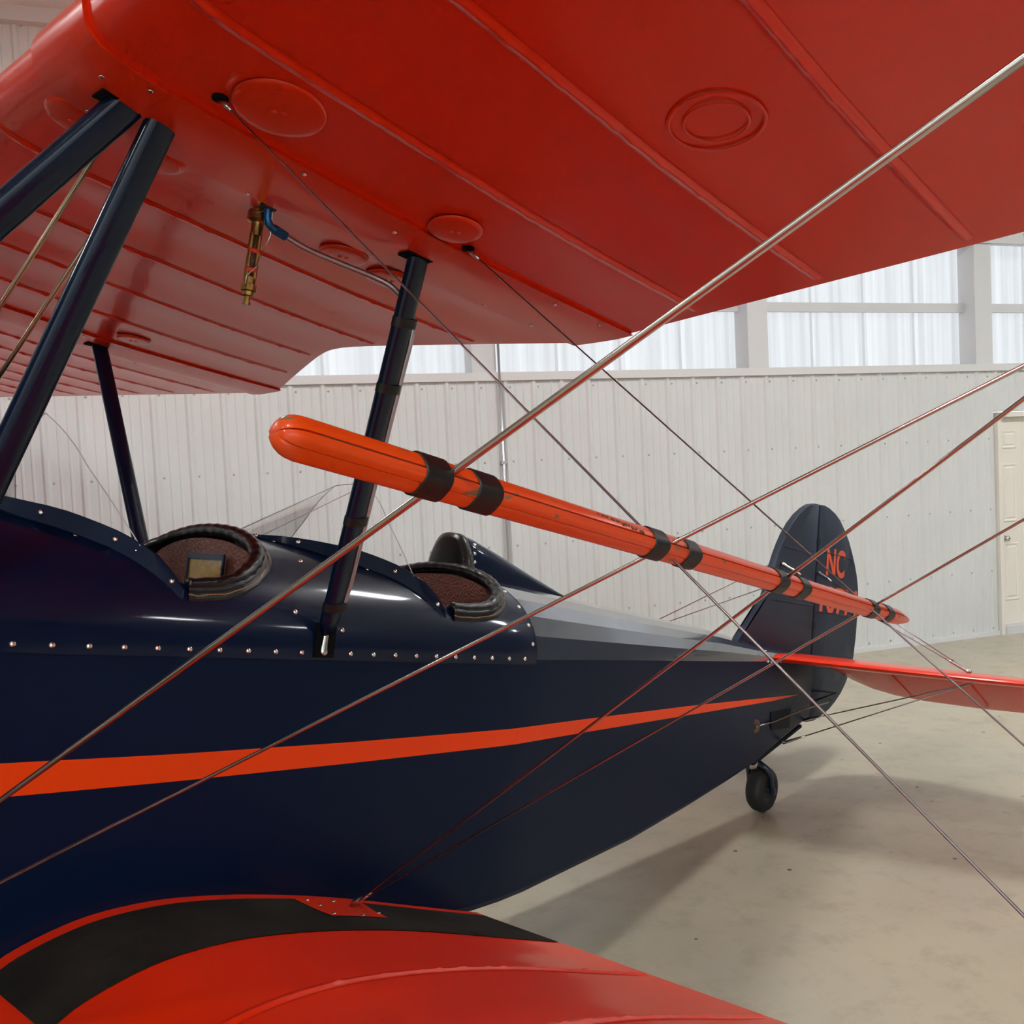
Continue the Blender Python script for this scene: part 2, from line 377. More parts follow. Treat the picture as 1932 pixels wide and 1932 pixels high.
# --- fuselage shape tables
HX=[-1.2,.2,.9,1.3,1.8,2.47,2.95,3.38,3.81,4.3,4.7]; HZ=[.27,.302,.29,.296,.262,.209,.174,.146,.096,.06,.05]
WX=[-1.3,-1.0,-.3,1.7,4.6,4.8]; WY=[.40,.45,.456,.456,.045,.03]
BX=[-1.2,-.6,0,1.63,1.88,2.6,3.07,3.5,3.84,4.6]; BZ=[-.62,-.74,-.775,-.762,-.752,-.692,-.63,-.565,-.503,-.305]
Hf = lambda x: interp(x, HX, HZ)
Wf = lambda x: interp(x, WX, WY)
Bf = lambda x: interp(x, BX, BZ)
NE = 2.15
def dk(x, t, off=0.0):
    c, s_ = math.cos(t), math.sin(t)
    y = -(Wf(x)+off)*math.copysign(abs(c)**(2/NE), c); z = (Hf(x)+off)*max(s_, 0)**(2/NE)
    return Vector((x, y, z))
def dz(x, y, off=0.0):
    w = Wf(x)+off
    return (Hf(x)+off)*max(0, 1-(min(abs(y), w)/w)**NE)**(1/NE)
def dnorm(x, y):
    e = .004
    a = Vector((x, y-e, dz(x, y-e))); b = Vector((x, y+e, dz(x, y+e)))
    n = Vector((1, 0, 0)).cross(b-a).normalized()
    return n

# fabric fuselage: sides and belly
rows = []
for x in [-1.2,-1.0,-.6,-.3,0,.5,1,1.63,1.75,1.88,2.1,2.35,2.6,2.85,3.07,3.3,3.5,3.67,3.84,4.1,4.35,4.6]:
    w, b = Wf(x), Bf(x); k = min(1.0, w/.2); zc = -.474 if x < 1.2 else interp(x, [1.2, 2.35, 3.84, 4.6], [-.458, -.429, -.37, -.25])
    zc = max(zc, b + .06)
    pr = [(-w, .0), (-w, zc), (-w+.018*k, b+.025), (-w+.03*k, b+.006), (-w+.05*k, b)]
    pr = pr + [(-y, z) for y, z in reversed(pr)]
    rows.append([(x, y, z) for y, z in pr])
fus = part('fuselage', G().grid(rows, False, True, True), NAVYF, None, True, 8)
# fabric turtledeck over stringers
rows = []
for x in [1.785, 1.9, 2.2, 2.47, 2.7, 2.95, 3.38, 3.81, 4.3, 4.6]:
    rows.append([dk(x, PI*k/12) for k in range(13)])
td = part('turtledeck', G().grid(rows, False, True, True), NAVYG, None, False)

# stripe along both sides
ST = [(-1.1,-.232,-.315),(.209,-.233,-.300),(.58,-.234,-.295),(1.073,-.228,-.283),(2.126,-.204,-.250),(2.992,-.188,-.226),(4.0,-.178,-.197),(4.37,-.1745,-.1765)]
for sd in (-1, 1):
    rows = []
    N = 60
    for i in range(N+1):
        x = -1.1 + 5.47*i/N
        zt = interp(x, [a for a,_,_ in ST], [b for _,b,_ in ST]); zb_ = interp(x, [a for a,_,_ in ST], [c for _,_,c in ST]); y = sd*(Wf(x)+.0012)
        rows.append([(x, y, zt), (x, y, zb_)])
    part('side_stripe', G().grid(rows), ORANGE, fus, False)
# tail side details
def onside(x, z, off=.002): return Vector((x, -Wf(x)-off, z))
part('access_plate', G().grid([[onside(3.97,-.256,.004), onside(4.27,-.243,.004)], [onside(3.99,-.345,.004), onside(4.26,-.343,.004)]]), PLATE, fus, False)
part('cable_grommet', G().lathe(onside(3.775,-.315,-.002), (-.12,-1,0), ((0,.035),(.006,.035),(.008,.022),(.002,.014)), 14), RUST, fus)
part('rudder_cable', G().tube([onside(3.775,-.315,.004), onside(4.0,-.30,.012), (4.35,-.12,-.25), (4.66,-.12,-.215)], .004, 6), CABLE)

# --- metal cowl deck with the two cockpit openings
YT=[0,.10,.16,.25,.29,.345,.394,.433,.47]; XT=[-.06,-.035,.0,.08,.16,.26,.33,.39,.43]
AT=[0,.15,.24,.30,.34,.37,.39,.40,.405]; AX=[.868,.866,.855,.832,.80,.762,.72,.67,.60]
YM = .405; XE = (.575, 1.425)
X0 = (.17, 1.0); ADD = (-.010, .885)
def xf(y, k): return X0[k] + interp(abs(y), YT, XT) + .035
def xa(y, k): return max(ADD[k] + interp(abs(y), AT, AX), xfo(y, k)) if abs(y) < YM else XE[k]
def xfo(y, k): return min(xf(y, k), XE[k]) if abs(y) < YM else XE[k]
NT = 84; OFF = .004
ts = [PI*i/NT for i in range(NT+1)]
def deck_seg(fa, fb, n):
    rows = []
    for i in range(n+1):
        r = [];
        for t in ts:
            y = dk(.5, t).y; a, b = fa(y), fb(y); x = a + (b-a)*i/n
            r.append(dk(x, t, OFF))
        # lower lip below the longeron
        x = fa(-.47) + (fb(-.47)-fa(-.47))*i/n
        r = [Vector((x, -Wf(x)-OFF, -.016))] + r + [Vector((x, Wf(x)+OFF, -.016))]
        rows.append(r)
    return rows
g = G()
g.grid(deck_seg(lambda y: -1.15, lambda y: xfo(y, 0), 16))
g.grid(deck_seg(lambda y: xa(y, 0), lambda y: xfo(y, 1), 16))
g.grid(deck_seg(lambda y: xa(y, 1), lambda y: 1.797, 5))
cowl = part('cowl_deck', g, NAVY)
bm = bmesh.new(); bm.from_mesh(cowl.data); bmesh.ops.remove_doubles(bm, verts=bm.verts, dist=.0012); bmesh.ops.recalc_face_normals(bm, faces=bm.faces); bm.to_mesh(cowl.data); bm.free()
for p in cowl.data.polygons: p.use_smooth = True
# aft edge flange of the cowl
rows = [[dk(1.797, t, OFF+.001) for t in ts], [dk(1.797, t, -.004) for t in ts]]
part('cowl_edge', G().grid(rows), NAVY, cowl)
for sd in (-1, 1):
    k = -12
    while .2 + .0765*k < 1.76:
        x = .2 + .0765*k; k += 1
        if sd < 0 and .90 < x < 1.0: continue
        place('rivet', riv, (x, sd*(Wf(x)+OFF), .002), (0, sd, .05), cowl)
    for t in (.16, .38, .62, .86, 1.12):
        p = dk(1.775, t if sd < 0 else PI - t, OFF); place('rivet', riv, p, dnorm(1.775, p.y), cowl)
for x, y in ((1.012, -.4525), (.871, -.438), (.965, -.30), (.60, -.30 - .14)):
    if x == .60: continue
    place('rivet', riv, (x, y, dz(x, y, OFF)), dnorm(x, y) if abs(y) < .45 else (0, -1, .3), cowl)

# --- cockpit interiors, rims, windshields
def arc_tables(x):
    n = 200; S = [0]; T = [0]; p = dk(x, 0)
    for i in range(1, n+1):
        q = dk(x, PI*i/n); S.append(S[-1] + (q-p).length); T.append(PI*i/n); p = q
    return S, T
for k in (0, 1):
    S_, T_ = arc_tables(X0[k] + .6)
    # edge curve of the opening, from the near side round the back to the far side
    pts = []
    M_ = 90
    for i in range(M_+1):
        a = PI*i/M_
        y = -(YM - .0002)*math.cos(a)
        pts.append((xa(y, k), y))
    def tt(y):
        c = -y/Wf(.5); c = max(-1, min(1, c)); return math.acos(math.copysign(abs(c)**(NE/2), c))
    st2 = [(x, interp(tt(y), T_, S_)) for x, y in pts]
    s0_ = st2[0][1]; s1_ = st2[-1][1]; st2 = [(XE[k] + .004 + .008*q, s0_) for q in range(4)] + [p for p in st2 if p[0] > XE[k] + .035] + [(XE[k] + .028 - .008*q, s1_) for q in range(4)]
    def off_pt(i, d, h):
        a = st2[max(i-1, 0)]; b = st2[min(i+1, len(st2)-1)]
        tx, ts_ = b[0]-a[0], b[1]-a[1]; L = math.hypot(tx, ts_) or 1
        nx, ns = ts_/L, -tx/L
        x = st2[i][0] + nx*d; s_ = st2[i][1] + ns*d
        return dk(x, interp(max(s_, 0), S_, T_), OFF + h)
    roll = [off_pt(i, .004, .008) for i in range(len(st2))]
    rad = [(.013 + .0065*min(1, min(i, len(st2)-1-i)/14))*(1 + .06*math.sin(i*1.9)) for i in range(len(st2))]
    rim = part('cockpit_rim', G().tube(roll, rad, 12), LEATHER)
    rows = [[off_pt(i, d, h) for i in range(len(st2))] for d, h in ((.004, .010), (.016, .0165), (.026, .010), (.036, .0045), (.043, .0055), (.047, .0005))]
    part('leather_flap', G().grid(rows), LEATHER, rim)
    lace = []
    for i in range(len(st2)):
        lace.append(off_pt(i, .034 + (.0015 if (i//2) % 2 else -.001), .0065))
    part('lacing', G().tube(lace, .0017, 5), TAN, rim)
    # seat back bulkhead
    xb = .862 + ADD[k]
    poly = [dk(xb, PI*i/24, -.012) for i in range(25)]
    poly = [Vector((xb, p.y, p.z + .0)) for p in poly]
    botl = [Vector((xb - .05, -.42, -.55)), Vector((xb - .05, .42, -.55))]
    top = [p for p in poly]
    fan = [botl[0]] + top + [botl[1]]
    g = G(); nn = len(fan)
    g.v = fan + [p + Vector((-.012, 0, 0)) for p in fan]
    g.f = [tuple(range(nn)), tuple(range(nn, 2*nn))] + [(i, i+1, nn+i+1, nn+i) for i in range(nn-1)]
    sb = part('seat_back', g, BROWN, None, False)
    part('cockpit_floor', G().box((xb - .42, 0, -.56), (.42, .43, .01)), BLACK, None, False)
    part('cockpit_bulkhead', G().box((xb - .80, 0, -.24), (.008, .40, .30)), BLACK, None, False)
    if k == 0:
        pk = part('document_pocket', G().box((.829, -.055, .165), (.004, .092, .062)), GOLD, sb, False)
        gg = G().box((.823, -.055, .226), (.003, .098, .008))
        gg.box((.823, .040, .165), (.003, .004, .066)); gg.box((.823, -.150, .165), (.003, .004, .066))
        part('pocket_trim', gg, NAVY, pk, False)
    # windshield
    ys = [-.433 + .866*i/48 for i in range(49)]
    def wb_pt(y, h):
        x = X0[k] + interp(abs(y), YT, XT); w = (1 if abs(y) < .40 else (.433-abs(y))/.033)
        p = Vector((x, y, dz(x, y, OFF) + .001)); hh = .044*(.5 + .5*w)*interp(abs(y), [0, .10, .20, .28], [.15, .28, .65, 1])*h
        return p + Vector((.12*hh, 0, hh*.97))
    rows = [[wb_pt(y, 0) for y in ys], [wb_pt(y, 1) for y in ys], [wb_pt(y, 1) + Vector((.005,0,0)) for y in ys], [wb_pt(y, 0) + Vector((.007,0,-.002)) for y in ys]]
    ws = part('windshield', G().grid(rows), NAVYF, None, True, 40)
    # foot flange of the strip
    rows = [[wb_pt(y, 0) + Vector((.0, 0, .0015)) for y in ys], [Vector((wb_pt(y,0).x - .018, y, dz(wb_pt(y,0).x - .018, y, OFF) + .0012)) for y in ys]]
    part('windshield_flange', G().grid(rows), NAVY, ws)
    for y in (-.42, -.345, -.27, -.19, -.08, .08, .19, .27, .345, .42):
        p = wb_pt(y, .55); place('rivet', riv, p + Vector((-.002, 0, 0)), (-.8, math.copysign(.55, y) if abs(y) > .1 else 0, .1), ws)
    for y in (-.31, -.14, .14, .31):
        p = wb_pt(y, 0); x = p.x - .010; place('rivet', scr, (x, y, dz(x, y, OFF) + .0015), dnorm(x, y), ws)
    tipx, tipz, ty = ((.335, .525, .10), (1.33, .503, .08))[k]
    def pane_side(sd):
        n = 14; r0 = []; r1 = []
        for i in range(n+1):
            u = i/n; y = sd*(.09 + u*.285); b = wb_pt(y, .55)
            v = u
            a = Vector((tipx, sd*ty, tipz)); e = wb_pt(sd*.375, .9)
            q = a + (e - a)*v
            bulge = (math.sin(PI*u)*.5 + math.sin(PI*min(1, u*2.2))*.5)*.016
            q = q + Vector((.0, sd*bulge*.6, bulge))
            r0.append(b); r1.append(q)
        return r0, r1
    for sd in (-1, 1):
        r0, r1 = pane_side(sd)
        pn = part('side_pane', G().grid([[a + (b-a)*j/6 for a, b in zip(r0, r1)] for j in range(7)]), GLASS, ws)
        part('pane_edge', G().tube(r1, .0014, 6), ACRYL, pn)
        part('pane_joint', G().tube([r0[0], r1[0]], .0016, 6), ACRYL, pn)
    rows = []
    for j in range(7):
        r = []
        for i in range(9):
            y0 = -.09 + .18*i/8; y1 = -ty + 2*ty*i/8
            b = wb_pt(y0, .55); q = Vector((tipx, y1, tipz + .004*math.sin(PI*i/8)))
            r.append(b + (q-b)*j/6)
        rows.append(r)
    pn = part('center_pane', G().grid(rows), GLASS, ws)
    part('pane_edge', G().tube(rows[-1], .0014, 6), ACRYL, pn)

# headrest
rows = []
for x, hw, zt in ((1.822,.070,.388),(1.83,.078,.396),(1.86,.080,.392),(2.0,.068,.352),(2.2,.045,.290),(2.4,.020,.232),(2.50,.004,.206)):
    r = []
    for i in range(15):
        a = PI*i/14; cc, ss = math.cos(a), math.sin(a)
        y = -hw*math.copysign(abs(cc)**.7, cc); zb_ = dz(x, y) - .004
        r.append((x, y, zb_ + (zt - zb_)*max(0, ss)**.55))
    rows.append(r)
hr = part('headrest_fairing', G().grid(rows, False, True, True), NAVY, None, True, 40)
rows = []
for x, sc in ((1.822, .96), (1.815, 1.04), (1.800, 1.06), (1.785, 1.0), (1.775, .82), (1.772, .45)):
    r = []
    for i in range(17):
        a = PI*i/16; cc, ss = math.cos(a), math.sin(a)
        hw = .080*sc; zc = .272
        flare = 1 + .35*(1 - max(0, ss))**3
        r.append((x, -hw*flare*math.copysign(abs(cc)**.75, cc), zc + .128*max(0, ss)**.6*(sc if sc < 1 else 1) + .004))
    rows.append(r)
part('headrest_pad', G().grid(rows, False, True, True), LEATHER, hr)
for z in (.305, .335, .365): place('rivet', riv, (1.843, -.079 + (z-.30)*.12, z), (0, -1, .15), hr)

# --- wings
UX=[0,.006,.02,.045,.08,.15,.28,.4,.6,.82,1.0,1.2,1.36,1.505]
UB=[1.057,1.034,1.016,1.003,.993,.983,.973,.965,.952,.939,.933,.928,.926,.925]
UT=[1.057,1.078,1.096,1.113,1.127,1.140,1.145,1.140,1.118,1.078,1.042,.998,.962,.930]
LXs=[0,.008,.03,.06,.10,.18,.26,.36,.46,.61,.77,.93,1.18,1.447]     # from the leading edge at x = .17
LT=[-.705,-.682,-.657,-.638,-.612,-.582,-.563,-.555,-.557,-.573,-.599,-.631,-.690,-.753]
LB=[-.705,-.722,-.735,-.744,-.750,-.756,-.759,-.761,-.762,-.763,-.763,-.763,-.761,-.757]
def prof(X, B, Tt):
    lo = list(zip(X, B)); up = list(zip(X, Tt))
    def dens(l):
        o = []
        for i in range(len(l)-1):
            for q in range(3): o.append((l[i][0]+(l[i+1][0]-l[i][0])*q/3, l[i][1]+(l[i+1][1]-l[i][1])*q/3))
        o.append(l[-1]); return o
    return dens(lo), dens(up)
def smooth_tab(X, Y):   # Catmull-Rom values at thirds
    out = []
    n = len(X)
    for i in range(n-1):
        for q in range(3):
            u = q/3; h = X[i+1]-X[i]
            m0 = (Y[i+1]-Y[i-1])/(X[i+1]-X[i-1]) if i > 0 else (Y[1]-Y[0])/(X[1]-X[0])
            m1 = (Y[i+2]-Y[i])/(X[i+2]-X[i]) if i < n-2 else (Y[-1]-Y[-2])/(X[-1]-X[-2])
            out.append((X[i]+h*u, (2*u**3-3*u*u+1)*Y[i]+(u**3-2*u*u+u)*h*m0+(-2*u**3+3*u*u)*Y[i+1]+(u**3-u*u)*h*m1))
    out.append((X[-1], Y[-1])); return out
UPB, UPT = smooth_tab(UX, UB), smooth_tab(UX, UT)
LPB, LPT = smooth_tab(LXs, LB), smooth_tab(LXs, LT)
tab = lambda pr, x: interp(x, [a for a,_ in pr], [b for _,b in pr])
DU, SWP, DL = math.tan(R(4.0)), math.tan(R(-2.06)), .0305
PITCH = .325
URIBS = [1.18 + PITCH*i for i in range(11)]
LRIBS = [1.08 + PITCH*i for i in range(10)]
def sag(x, y, r0, c, amp):
    ph = ((abs(y)-r0)/PITCH) % 1.0
    wx = min(1, max(0, (x-.10)/.15))*min(1, max(0, (c-x)/.25))
    return amp*math.sin(PI*ph)**2*wx
def up_pt(x, y, z, low_):
    ay = abs(y); tip = max(0, (ay-4.1)/.55); 
    return Vector((x + SWP*max(0, ay-.84)*(x/1.5 if True else 1), y, z + DU*max(0, ay-.9)))
def loft_wing(sd, y0, y1, PB, PT, ptf, r0, chord, amp):
    rows = []; n = int((y1-y0)/.054)
    for i in range(n+1):
        y = y0 + (y1-y0)*i/n; tp = max(0.0, (y-(y1-.55))/.55); sc = math.sqrt(max(0.0, 1-tp**2.6))*.97 + .03 if tp > 0 else 1
        r = []
        for x, z in list(reversed(PT)) :
            xx = chord*.5 + (x-chord*.5)*sc; r.append(ptf(xx, sd*y, z - sag(x, y, r0, chord, amp)))
        for x, z in PB[1:]:
            xx = chord*.5 + (x-chord*.5)*sc; r.append(ptf(xx, sd*y, z + sag(x, y, r0, chord, amp)))
        rows.append(r)
    return G().grid(rows, True, True, True)
def tape(PR, ptf, y, sgn, x0, x1, w=.016):
    rows = []; N = 110
    for i in range(N+1):
        x = x0 + (x1-x0)*i/N; z = tab(PR, x)
        kn = 1.6*max(0, math.cos(2*PI*(x-x0)/.066 + 1.5*math.sin(x*37)))**10
        rows.append([ptf(x, y-w, z + sgn*.0006), ptf(x, y-.006, z + sgn*.0013), ptf(x, y-.003, z + sgn*(.0035 + .0018*kn)), ptf(x, y+.003, z + sgn*(.0035 + .0018*kn)), ptf(x, y+.006, z + sgn*.0013), ptf(x, y+w, z + sgn*.0006)])
    return G().grid(rows)
def plate_disc(x, y, r, h=.006, plate=True):
    """raised metal inspection cover below the wing skin"""
    rows = []
    for rr, dh in ((1.0, .0003), (.985, .003), (.95, h*.75), (.80, h), (.4, h*1.05), (.02, h*1.06)) if plate else ((1.02, .0003), (1.0, .0014), (.95, .0014), (.93, .0004)):
        ring = []
        for i in range(36):
            a = 2*PI*i/36; xx, yy = x + r*rr*math.cos(a), y + r*rr*math.sin(a)
            p = up_pt(xx, yy, tab(UPB, xx), True); ring.append(p - Vector((0, 0, dh)))
        rows.append(ring)
    return G().grid(rows, True, False, plate)

wings = {}
for sd in (-1, 1):
    up = part('upper_wing_panel', loft_wing(sd, .90, 4.65, UPB, UPT, lambda x, y, z: up_pt(x, y, z, True), URIBS[0], 1.505, .005), RED, None, True, 50)
    wings[sd] = up
    for ry in URIBS[:-1]:
        part('rib_tape', tape(UPB, lambda x, y, z: up_pt(x, y, z, True), sd*ry, -1, .022, 1.47), RED, up)
    lowp = part('lower_wing_panel', loft_wing(sd, .452, 4.35, LPB, LPT, lambda x, y, z: Vector((x + .17, y, z + DL*max(0, abs(y)-.466))), LRIBS[0], 1.447, .004), RED, None, True, 50)
    for ry in LRIBS[:-1]:
        part('rib_tape', tape(LPT, lambda x, y, z: Vector((x + .17, y, z + DL*max(0, abs(y)-.466))), sd*ry, 1, .10, 1.42), RED, lowp)
    lw_pt = lambda x, y, o: Vector((x, y, tab(LPT, x-.17) + DL*max(0, abs(y)-.466) + o - sag(x-.17, y, LRIBS[0], 1.447, .004)))
    # walkway
    rows = []
    for i in range(70):
        x = .222 + (1.606-.222)*i/69
        rows.append([lw_pt(x, sd*(.492 + .292*j/8), .0016) for j in range(9)])
    wk = part('walkway', G().grid(rows), WALK, lowp)
    rows = []
    for i in range(14):
        u = i/13
        xx0, xx1 = .913 + .0*u, 1.115
        rows.append([lw_pt(.918 + (1.09-.918)*u + (.045*(1-j/7) if u > .5 else 0)*u, sd*(.489 + .165*j/7), .0032) for j in range(8)])
    pp = part('fitting_plate', G().grid(rows), REDM, lowp)
    for x, y in ((.952, .505), (1.035, .505), (.959, .55), (1.105, .60), (.94, .63), (1.02, .64)):
        place('screw', scr, lw_pt(x, sd*y, .0034), (0, 0, 1), pp)
    for sx, sy in ((1.06, .545), (1.10, .515)):
        b = lw_pt(sx, sd*sy, .002)
        part('wire_fork', G().tube([b, b + Vector((.004, -.006*-sd, .012)), b + Vector((.010, sd*.045, .036))], [.006, .007, .0045], 8), STEEL, pp)

# centre section with the trailing edge cut-out
def te(y):
    a = min(1, abs(y)/.74); q = math.sqrt((1-a)**2 + .0)  
    return 1.512 - .33*(1 - math.sqrt(a*a + .012) + .055*(a))*1.0 if abs(y) < .74 else 1.505
CR = .325
def cs_pt(x, y, z):
    e = te(y)
    if x > .8: x = .8 + (x-.8)*(e-.8)/(1.505-.8)
    return Vector((x, y, z))
rows = []
for i in range(65):
    y = -.80 + 1.6*i/64
    sg = lambda x: .005*math.sin(PI*(((y+.48)/.32) % 1))**2*min(1, max(0, (x-.10)/.15))*min(1, max(0, (1.505-x)/.25))
    rows.append([cs_pt(x, y, z - sg(x)*.6) for x, z in reversed(UPT)] + [cs_pt(x, y, z + sg(x)) for x, z in UPB[1:]])
cs = part('center_section', G().grid(rows, True, True, True), RED, None, True, 50)
for y in (-.48, -.165, .155, .462):
    part('rib_tape', tape(UPB, cs_pt, y, -1, .022, 1.46, .014), RED, cs)
# inspection covers
for x, y, r, par, pl in ((.297,-1.064,.0825,-1,1),(.777,-1.010,.060,-1,1),(.776,-1.648,.056,-1,0),(.776,-1.648,.083,-1,0),(.10,-.690,.055,0,1),(.262,-.690,.052,0,1),(.735,-.672,.058,0,1),(.885,-.660,.060,0,1),(.85,.632,.055,0,1),(.27,.66,.055,0,1)):
    o = part('inspection_cover' if pl else 'fabric_ring', plate_disc(x, y, r, .006, bool(pl)), REDM if pl else RED, cs if par == 0 else wings[par], True, 60)
    if pl:
        for dy in (-.007, .007): place('screw', scrp, up_pt(x + dy, y - dy*.6, tab(UPB, x) - .0064, True), (0, 0, -1), o)
# gap strips over the wing joints
for sd in (-1, 1):
    def strip_rows(xa_, xb_, off, top):
        rows = []
        pl = ([q for q in reversed(UPT) if q[0] <= xb_] + list(UPB[1:])) if top else list(UPB)
        pl = [q for q in pl if q[0] <= xb_ and (top or q[0] >= xa_)]
        for jj in range(-1, 10):
            y = sd*(.742 + .208*min(8, max(0, jj))/8 + (.007 if jj < 0 else -.007 if jj > 8 else 0)); o_ = (off + .0012*math.sin(PI*jj/8)) if 0 <= jj <= 8 else -.004
            r = []
            for m_, (x, z) in enumerate(pl):
                a_ = pl[max(m_-1, 0)]; b_ = pl[min(m_+1, len(pl)-1)]; tx, tz = b_[0]-a_[0], b_[1]-a_[1]; L_ = math.hypot(tx, tz)
                r.append(Vector((x + tz/L_*o_, y, z - tx/L_*o_ + DU*max(0, abs(y)-.9))))
            rows.append(r)
        return rows
    gs = part('gap_strip', G().grid(strip_rows(0, .16, .0085, True)), REDM, None, True, 35)
    gr = part('gap_strip', G().grid(strip_rows(.135, 1.51, .0060, False)), REDM, None, True, 35)
    for x, y in ((.062,.885),(.095,.755),(.125,.935)):
        place('screw', scr, (x, sd*y, tab(UPB, x) - .0094), (0, 0, -1), gs)
    for x, y in ((.43,.75),(.44,.935),(.70,.90),(.74,.765),(.90,.76),(1.0,.93),(1.12,.76),(1.2,.93),(1.30,.76),(1.38,.93)):
        place('screw', scr, (x, sd*y, tab(UPB, x) - .0070), (0, 0, -1), gr)
    # black boxes painting the shade of the slots where the struts enter
    for x, hx, hy in ((.098, .022, .020), (.815, .036, .020)):
        part('strut_slot_shade', G().box((x, sd*.838, tab(UPB, x) - (.0090 if x < .2 else .0075)), (hx, hy, .0022)), BLACK, gr, False)

# --- struts
def strut(name, a, b, chord=.060, th=.030, m=STRUT, extra=None):
    a, b = Vector(a), Vector(b); d = (b-a).normalized(); X = Vector((1,0,0)); u = (X - d*X.dot(d)).normalized(); w = d.cross(u)
    rows = []
    for t, sc in ((0, 1), (.02, 1), (.5, 1), (.96, 1), (1.0, .72)):
        p = a + (b-a)*t; r = []
        for k in range(24):
            q = 2*PI*k/24; cx = math.cos(q); sx = math.sin(q)
            r.append(p + u*(cx*chord/2*sc + chord*.06*(1-abs(sx))) + w*(sx*th/2*sc*(1 - .18*cx)))
        rows.append(r)
    return part(name, G().grid(rows, True, True, True), m)
RS0, RS1 = Vector((.8200, -.845, .955)), Vector((.955, -.463, .052))
for sd in (-1, 1):
    f = lambda p: Vector((p[0], p[1] if sd < 0 else -p[1], p[2]))
    s1 = strut('cabane_strut', f((.135, -.842, 1.0)), f((-.48, -.462, .01)), .062, .032)
    s2 = strut('cabane_strut', f((.195, -.842, .995)), f((.03, -.462, .01)), .060, .031)
    s3 = strut('cabane_strut', f(RS0), f(RS1), .056, .029)
    dirv = (f(RS1) - f(RS0)); dn = dirv.normalized(); X = Vector((1,0,0)); u = (X - dn*X.dot(dn)).normalized(); w = dn.cross(u)
    if sd < 0:
        for t in (.177, .341, .692, .935):
            p = f(RS0) + dirv*(t*1.0/1.0)*.985; rows = []
            for e in (-.011, .011):
                r = []
                for k in range(20):
                    q = 2*PI*k/20; r.append(p + dn*e + u*(math.cos(q)*.034 + .006) + w*math.sin(q)*.018)
                rows.append(r)
            part('clamp_band', G().grid(rows, True, True, True), BAND, s3, True, 40)
        # fuel line: out of the tank, along to the strut and down its trailing edge
        path = [Vector((.545,-.712,.918)), Vector((.60,-.718,.905)), Vector((.68,-.728,.898)), Vector((.76,-.745,.890)), Vector((.81,-.762,.878)), Vector((.845,-.772,.855)), Vector((.872,-.780,.820))]
        for t in (.21, .3, .5, .7, .86): path.append(f(RS0) + dirv*t + u*.037)
        path.append(f(RS0) + dirv*.93 + u*.030)
        sm = []
        for i in range(len(path)-1):
            p0, p1, p2, p3 = path[max(i-1, 0)], path[i], path[i+1], path[min(i+2, len(path)-1)]
            for q in range(5):
                u_ = q/5; sm.append(.5*((2*p1) + (p2-p0)*u_ + (2*p0-5*p1+4*p2-p3)*u_*u_ + (3*p1-p0-3*p2+p3)*u_**3))
        sm.append(path[-1])
        fl_ = part('fuel_line', G().tube(sm, .0066, 12), TUBEM)
        el = G().tube([Vector((.497,-.722,.962)), Vector((.499,-.721,.935)), Vector((.503,-.720,.926)), Vector((.512,-.718,.921)), Vector((.548,-.712,.9175))], [.0085,.0085,.0095,.0085,.0085], 12)
        el.tube([Vector((.522,-.7155,.920)), Vector((.552,-.711,.917))], .0115, 6)
        part('elbow_fitting', el, ANOD, fl_, True, 40)
        part('grommet', G().lathe((.497,-.722,.962), (0,0,-1), ((0,.018),(.006,.018),(.009,.013),(.009,.009)), 16), RUBBER, fl_)
        # lower end fitting
        part('strut_hole_shade', G().box((.955, -.461, .035), (.030, .004, .044)), BLACK, cowl, False)  # solid black patch painting the shade of the opening at the strut foot
        g2 = G().tube([f(RS1) + Vector((0,0,.01)), Vector((.950,-.467,.03)), Vector((.948,-.468,.006))], [.009,.008,.011], 10)
        g2.lathe(Vector((.948,-.462,.006)), (0,-1,0), ((0,.010),(.012,.010),(.015,.007)), 8)
        part('strut_fitting', g2, STEEL, s3, True, 40)
        pp = [f(RS0) + dirv*t - u*.010 + w*.0 for t in (.985, 1.0)]
# crossed bracing rods between the front cabanes
for x in (.130, .205):
    part('bracing_rod', G().tube([Vector((x, -.82, .975)), Vector((x - .085, .450, .02))], .0052, 10, True, (1,0,0), .8), BRASSROD)
    
# fuel gauge
gb = Vector((.500, -.682, .957)); gd = Vector((-.035, -.02, -1)).normalized()
ga = part('fuel_gauge', G().lathe(gb, gd, ((0,.0225),(.012,.0235),(.020,.0235),(.022,.019),(.026,.0135),(.032,.0125),(.055,.0125)), 12), BRASS, None, True, 40)
part('sight_tube', G().tube([gb + gd*.05, gb + gd*.150], .0085, 12), GLASS, ga)
g2 = G()
for a in (0.2, 2.3, 3.3, 5.4):
    off = Vector((math.cos(a), math.sin(a), 0))*.0095
    g2.tube([gb + gd*.05 + off, gb + gd*.150 + off], .0044, 8)
part('gauge_cage', g2, BRASS, ga, True, 40)
part('float_rod', G().tube([gb + gd*.05, gb + gd*.15], .003, 6), RUST, ga)
for h in (.085, .128): part('red_ring', G().lathe(gb + gd*h, gd, ((0,.0135),(.004,.0138),(.008,.0135)), 14), REDSEAL, ga)
part('drain_end', G().lathe(gb + gd*.148, gd, ((0,.0125),(.014,.0125),(.016,.0165),(.030,.0165),(.032,.012),(.040,.0115),(.042,.0065),(.052,.0065),(.053,.008),(.060,.008)), 8), BRASS, ga, True, 40)
